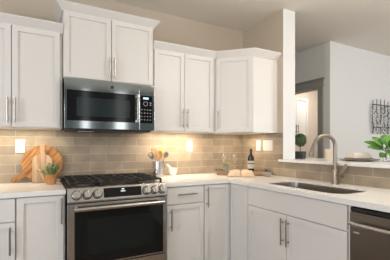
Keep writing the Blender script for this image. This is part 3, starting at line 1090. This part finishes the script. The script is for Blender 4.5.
# succulent
su = thing('potted_succulent', 'tiny pale green succulent in a grey pot at the tray end', 'plant', tpos(-0.163, -0.035))
su.scale = (1.08, 1.08, 1.75)
obj('pot', lathe(nb(), [(0, 0), (0.024, 0), (0.030, 0.045), (0.027, 0.047), (0.025, 0.042), (0, 0.042)], 22), 'stone', su)
sf = nb()
for ringn, (cnt, el, ln) in enumerate(((9, 0.15, 0.050), (9, 0.5, 0.050), (7, 0.95, 0.036))):
    for k in range(cnt):
        a = 2 * PI * (k + 0.5 * ringn) / cnt
        d = Vector((math.cos(a) * math.cos(el), math.sin(a) * math.cos(el), math.sin(el)))
        leaf_into(sf, Vector((d.x * 0.006, d.y * 0.006, 0.044)), d, ln, 0.022, 0.1, nseg=4, fold=0.25)
obj('rosette', sf, 'pale', su)

# open book leaning on the tray
bk = thing('open_book', 'open book with blank tan pages propped against the tray front', 'book', (1.640, -0.548, 0.9145), -math.radians(36) + 0.02)
til = Matrix.Rotation(math.radians(20), 4, 'X')


def page_block(sgn):
    b = bmesh.new()
    n = 8
    top, bot = [], []
    for j in (0.0, 0.150):
        rt, rb = [], []
        for i in range(n + 1):
            u_ = i / n
            x = sgn * (0.003 + (0.137 if j == 0.0 else 0.112) * u_)
            zt_ = 0.008 + 0.012 * math.sin(PI * min(1, u_ * 1.15)) * (1 - u_ * 0.55) - 0.006 * (1 - u_) ** 3
            rt.append(b.verts.new((x, j, zt_)))
            rb.append(b.verts.new((x, j, 0.003)))
        top.append(rt)
        bot.append(rb)
    for i in range(n):
        b.faces.new((top[0][i], top[0][i + 1], top[1][i + 1], top[1][i]))
        b.faces.new((bot[0][i + 1], bot[0][i], bot[1][i], bot[1][i + 1]))
        b.faces.new((bot[0][i], bot[0][i + 1], top[0][i + 1], top[0][i]))
        b.faces.new((bot[1][i + 1], bot[1][i], top[1][i], top[1][i + 1]))
    b.faces.new((bot[0][n], bot[1][n], top[1][n], top[0][n]))
    b.faces.new((bot[1][0], bot[0][0], top[0][0], top[1][0]))
    b.transform(til @ Matrix.Translation((0, 0, 0.0)))
    return b


obj('page', page_block(-1), 'page', bk)
obj('page', page_block(1), 'page', bk)
cv = prism(nb(), [(-0.144, -0.003), (0.144, -0.003), (0.119, 0.154), (-0.119, 0.154)], 0.0, 0.003, 0.001)
cv.transform(til)
obj('cover', cv, 'cover', bk)

sbw = lathe(nb(), [(0, 0), (0.022, 0), (0.040, 0.022), (0.046, 0.045), (0.043, 0.045), (0.036, 0.022), (0, 0.010)], 28)
o = obj('small_bowl', sbw, 'stone')
o.location = (1.905, -0.640, 0.9145)
tag(o, 'small grey bowl at the tray end, right of the open book', 'bowl')

# ---------------------------------------------------------------- on the bar
BZ = 1.0922
tp = thing('topiary', 'round green topiary ball in a black square pot on the bar ledge', 'plant', (2.350, -0.668, BZ), 0.3)
pb_ = nb()
prism(pb_, [(-0.043, -0.043), (0.043, -0.043), (0.043, 0.043), (-0.043, 0.043)], 0, 0.078, 0.002)
for v in pb_.verts:
    if v.co.z > 0.04:
        v.co.x *= 1.12
        v.co.y *= 1.12
obj('pot', pb_, 'potblack', tp)
obj('soil', bx(-0.044, 0.044, -0.044, 0.044, 0.074, 0.081, 0.001), 'soil', tp)
obj('stem', tube(nb(), [(0, 0, 0.078), (0.003, 0.001, 0.11), (-0.002, 0, 0.145), (0, 0, 0.17)], 0.005, 8), 'stem', tp)
fo_ = nb()
bs = bmesh.new()
bmesh.ops.create_icosphere(bs, subdivisions=3, radius=0.063)
bs.transform(Matrix.Translation((0, 0, 0.205)))
merge(fo_, bs)
for i in range(620):
    z = random.uniform(-1, 1)
    a = random.uniform(0, 2 * PI)
    r = math.sqrt(1 - z * z)
    d = Vector((r * math.cos(a), r * math.sin(a), z))
    dd_ = d + Vector((random.uniform(-1, 1), random.uniform(-1, 1), random.uniform(-1, 1))) * 0.8
    leaf_into(fo_, Vector((0, 0, 0.205)) + d * random.uniform(0.055, 0.065), dd_, random.uniform(0.012, 0.018), 0.008, 0.0, nseg=2)
obj('foliage', fo_, 'topiary', tp)

cn = thing('canister', 'cream ceramic canister on the bar ledge behind the faucet spout', 'canister', (2.29, -1.085, BZ))
obj('cup', lathe(nb(), [(0, 0), (0.040, 0), (0.044, 0.004), (0.046, 0.088), (0.0475, 0.092), (0.0475, 0.112), (0.044, 0.112), (0.042, 0.090), (0, 0.02)], 30), 'cream_c', cn)
obj('lid', lathe(nb(), [(0.0, 0.112), (0.043, 0.112), (0.043, 0.106), (0, 0.106)], 30), 'cream_c', cn)

# place setting
PX, PY = 2.455, -1.262
ch = lathe(nb(), [(0, 0), (0.095, 0), (0.10, 0.003), (0.155, 0.012), (0.163, 0.016), (0.161, 0.018), (0.15, 0.0155), (0.098, 0.0075), (0, 0.006)], 48)
ch.transform(Matrix.Diagonal((1.1, 1.1, 1.0, 1)))
o = obj('charger_plate', ch, 'plate')
o.location = (PX, PY, BZ)
tag(o, 'large grey plate lying lowest in the place setting on the bar', 'plate', 'plates of the place setting')
dp = lathe(nb(), [(0, 0), (0.075, 0), (0.080, 0.003), (0.118, 0.013), (0.125, 0.017), (0.123, 0.019), (0.115, 0.0165), (0.078, 0.0075), (0, 0.006)], 44)
o = obj('dinner_plate', dp, 'stone')
o.location = (PX, PY, BZ + 0.0085)
tag(o, 'smaller grey plate stacked on the large charger plate under the napkin', 'plate', 'plates of the place setting')
nk = nb()
for i, (hx_, hy_, z0, z1) in enumerate(((0.100, 0.062, 0.0, 0.016), (0.094, 0.057, 0.0155, 0.031), (0.084, 0.050, 0.0305, 0.046))):
    prism(nk, rrect(-hx_, hx_, -hy_, hy_, 0.012, 4), z0, z1, 0.0045, seg=3)
nk.transform(Matrix.Rotation(TH - PI / 2 + 0.25, 4, 'Z'))
o = obj('linen_napkin', nk, 'linen')
o.location = (PX, PY, BZ + 0.0275)
tag(o, 'folded cream linen napkin resting on the stacked plates', 'napkin')

# big-leaf plant in a vase
vs = thing('leaf_arrangement', 'large glossy green leaves standing in a clear glass vase on the bar', 'plant', (2.515, -1.475, BZ))
obj('vase', lathe(nb(), [(0, 0), (0.022, 0), (0.025, 0.004), (0.025, 0.04), (0.017, 0.065), (0.018, 0.072), (0.0155, 0.072), (0.0145, 0.065), (0.022, 0.04), (0.022, 0.006), (0, 0.006)], 26), 'glass', vs)
right = Vector((math.sin(TH), -math.cos(TH), 0))
fwd = Vector((math.cos(TH), math.sin(TH), 0))
leafspec = [  # (lateral, depth, height at base) -> tip (lateral, depth, height), width
    ((0.00, 0.00, 0.10), (-0.165, -0.02, 0.145), 0.050),
    ((0.00, 0.00, 0.11), (-0.105, 0.03, 0.245), 0.075),
    ((0.00, 0.00, 0.12), (0.01, 0.04, 0.275), 0.090),
    ((0.00, -0.01, 0.11), (-0.065, -0.09, 0.215), 0.070),
    ((0.01, 0.00, 0.10), (0.155, 0.02, 0.215), 0.085),
    ((0.01, 0.00, 0.09), (0.170, -0.03, 0.120), 0.070),
    ((0.01, -0.01, 0.10), (0.075, -0.10, 0.150), 0.080),
    ((0.00, 0.00, 0.08), (0.035, -0.14, 0.045), 0.070),
    ((0.01, 0.00, 0.08), (0.145, -0.08, 0.050), 0.065),
    ((0.00, 0.00, 0.12), (0.095, 0.06, 0.265), 0.085),
    ((0.00, 0.00, 0.09), (-0.055, 0.13, 0.17), 0.070),
    ((0.00, 0.00, 0.08), (-0.085, -0.06, 0.050), 0.050),
    ((0.00, -0.02, 0.12), (-0.010, -0.12, 0.035), 0.085),
    ((0.00, 0.00, 0.11), (-0.150, 0.06, 0.200), 0.060),
    ((0.00, -0.01, 0.11), (0.030, -0.10, 0.210), 0.085),
]
for bse, tip, wd in leafspec:
    tip = (tip[0] * 1.12 + 0.008, tip[1], 0.025 + (tip[2] - 0.03) * 0.92)
    wd *= 1.15
    P0 = right * bse[0] + fwd * bse[1] + Vector((0, 0, bse[2]))
    P1 = right * tip[0] + fwd * tip[1] + Vector((0, 0, tip[2]))
    b = nb()
    d = P1 - P0
    st = P0 + d * 0.22
    lf = bmesh.new()
    leaf_into(lf, st, d + Vector((0, 0, 0.12)) * d.length, d.length * 0.80, wd, 0.14, up=(Vector((0, 0, 1)) - fwd * 0.9), nseg=8, fold=0.10)
    merge(b, lf)
    tube(b, [P0, P0 + d * 0.12, st + d * 0.02], 0.0025, 6)
    o = obj('leaf', b, 'leaf', vs)
    md = o.modifiers.new('thick', 'SOLIDIFY')
    md.thickness = 0.0012
tb = nb()
tube(tb, [(0, 0, 0.012), (0.002, 0, 0.06), (0, 0, 0.125)], 0.0045, 8)
obj('stalk', tb, 'stem', vs)

# ---------------------------------------------------------------- metal wall art
WA = thing('metal_wall_art', 'dark metal wall art of thin rods and small chips on the dining wall', 'wall art', (4.27, DY, 1.42))
AW, AH = 0.80, 0.52
obj('crossbar', tube(nb(), [(-0.02, -0.030, 0.445), (AW, -0.030, 0.445)], 0.006, 8), 'bronze', WA)
obj('crossbar', tube(nb(), [(0.0, -0.030, 0.10), (AW, -0.030, 0.10)], 0.005, 8), 'bronze', WA)
for px in (0.05, AW - 0.05):
    obj('wall_mount', tube(nb(), [(px, 0, 0.445), (px, -0.03, 0.445)], 0.005, 8), 'bronze', WA)
nr = 9
for k in range(nr):
    x = k * AW / (nr - 1)
    rd = obj('rod', tube(nb(), [(x, -0.030, 0.0), (x, -0.030, AH + random.uniform(-0.015, 0.02))], 0.0050, 6), 'bronze', WA)
    for mname in ('chip', 'chipg'):
        cpm = nb()
        xo = -0.010 if mname == 'chip' else 0.012
        tube(cpm, [(x + xo, -0.034, 0.005), (x + xo, -0.034, 0.43)], 0.0015, 5)
        z = 0.008 if mname == 'chip' else 0.02
        while z < 0.42:
            w_ = random.uniform(0.016, 0.028)
            h_ = random.uniform(0.014, 0.024)
            x0 = x + xo + random.choice((-1, 1)) * random.uniform(0.010, 0.034)
            box(cpm, x0 - w_ / 2, x0 + w_ / 2, -0.040, -0.036, z, z + h_, 0.001, 1)
            box(cpm, min(x + xo, x0), max(x + xo, x0), -0.038, -0.033, z + h_ / 2 - 0.0015, z + h_ / 2 + 0.0015)
            z += random.uniform(0.022, 0.036) * (1.0 if mname == 'chip' else 1.8)
        obj('metal_chip', cpm, mname, rd)

# smoke detector on dining ceiling
sd = thing('smoke_detector', 'small white round smoke detector on the ceiling beside the wall end', 'smoke detector', (2.545, 0.0, CZ))
obj('housing', lathe(nb(), [(0, 0), (0.055, 0), (0.055, -0.012), (0.048, -0.030), (0.0, -0.034)], 28), 'plastic', sd)

# ---------------------------------------------------------------- laundry wall cabinet seen through the doorway
t = thing('laundry_cabinet', 'white wall cabinet seen through the grey-cased doorway', 'cabinet', (3.70, 0.94, 1.43), 0)
obj('body', bx(0, 0.62, 0.0, 0.31, 0, 0.70, 0.001), 'cab', t)
d = obj('door', shaker(0.004, 0.305, 0.004, 0.696), 'cab', t)
pull(d, 0.285, 0.12, 0.15)
d = obj('door', shaker(0.310, 0.616, 0.004, 0.696), 'cab', t)
pull(d, 0.330, 0.12, 0.15)
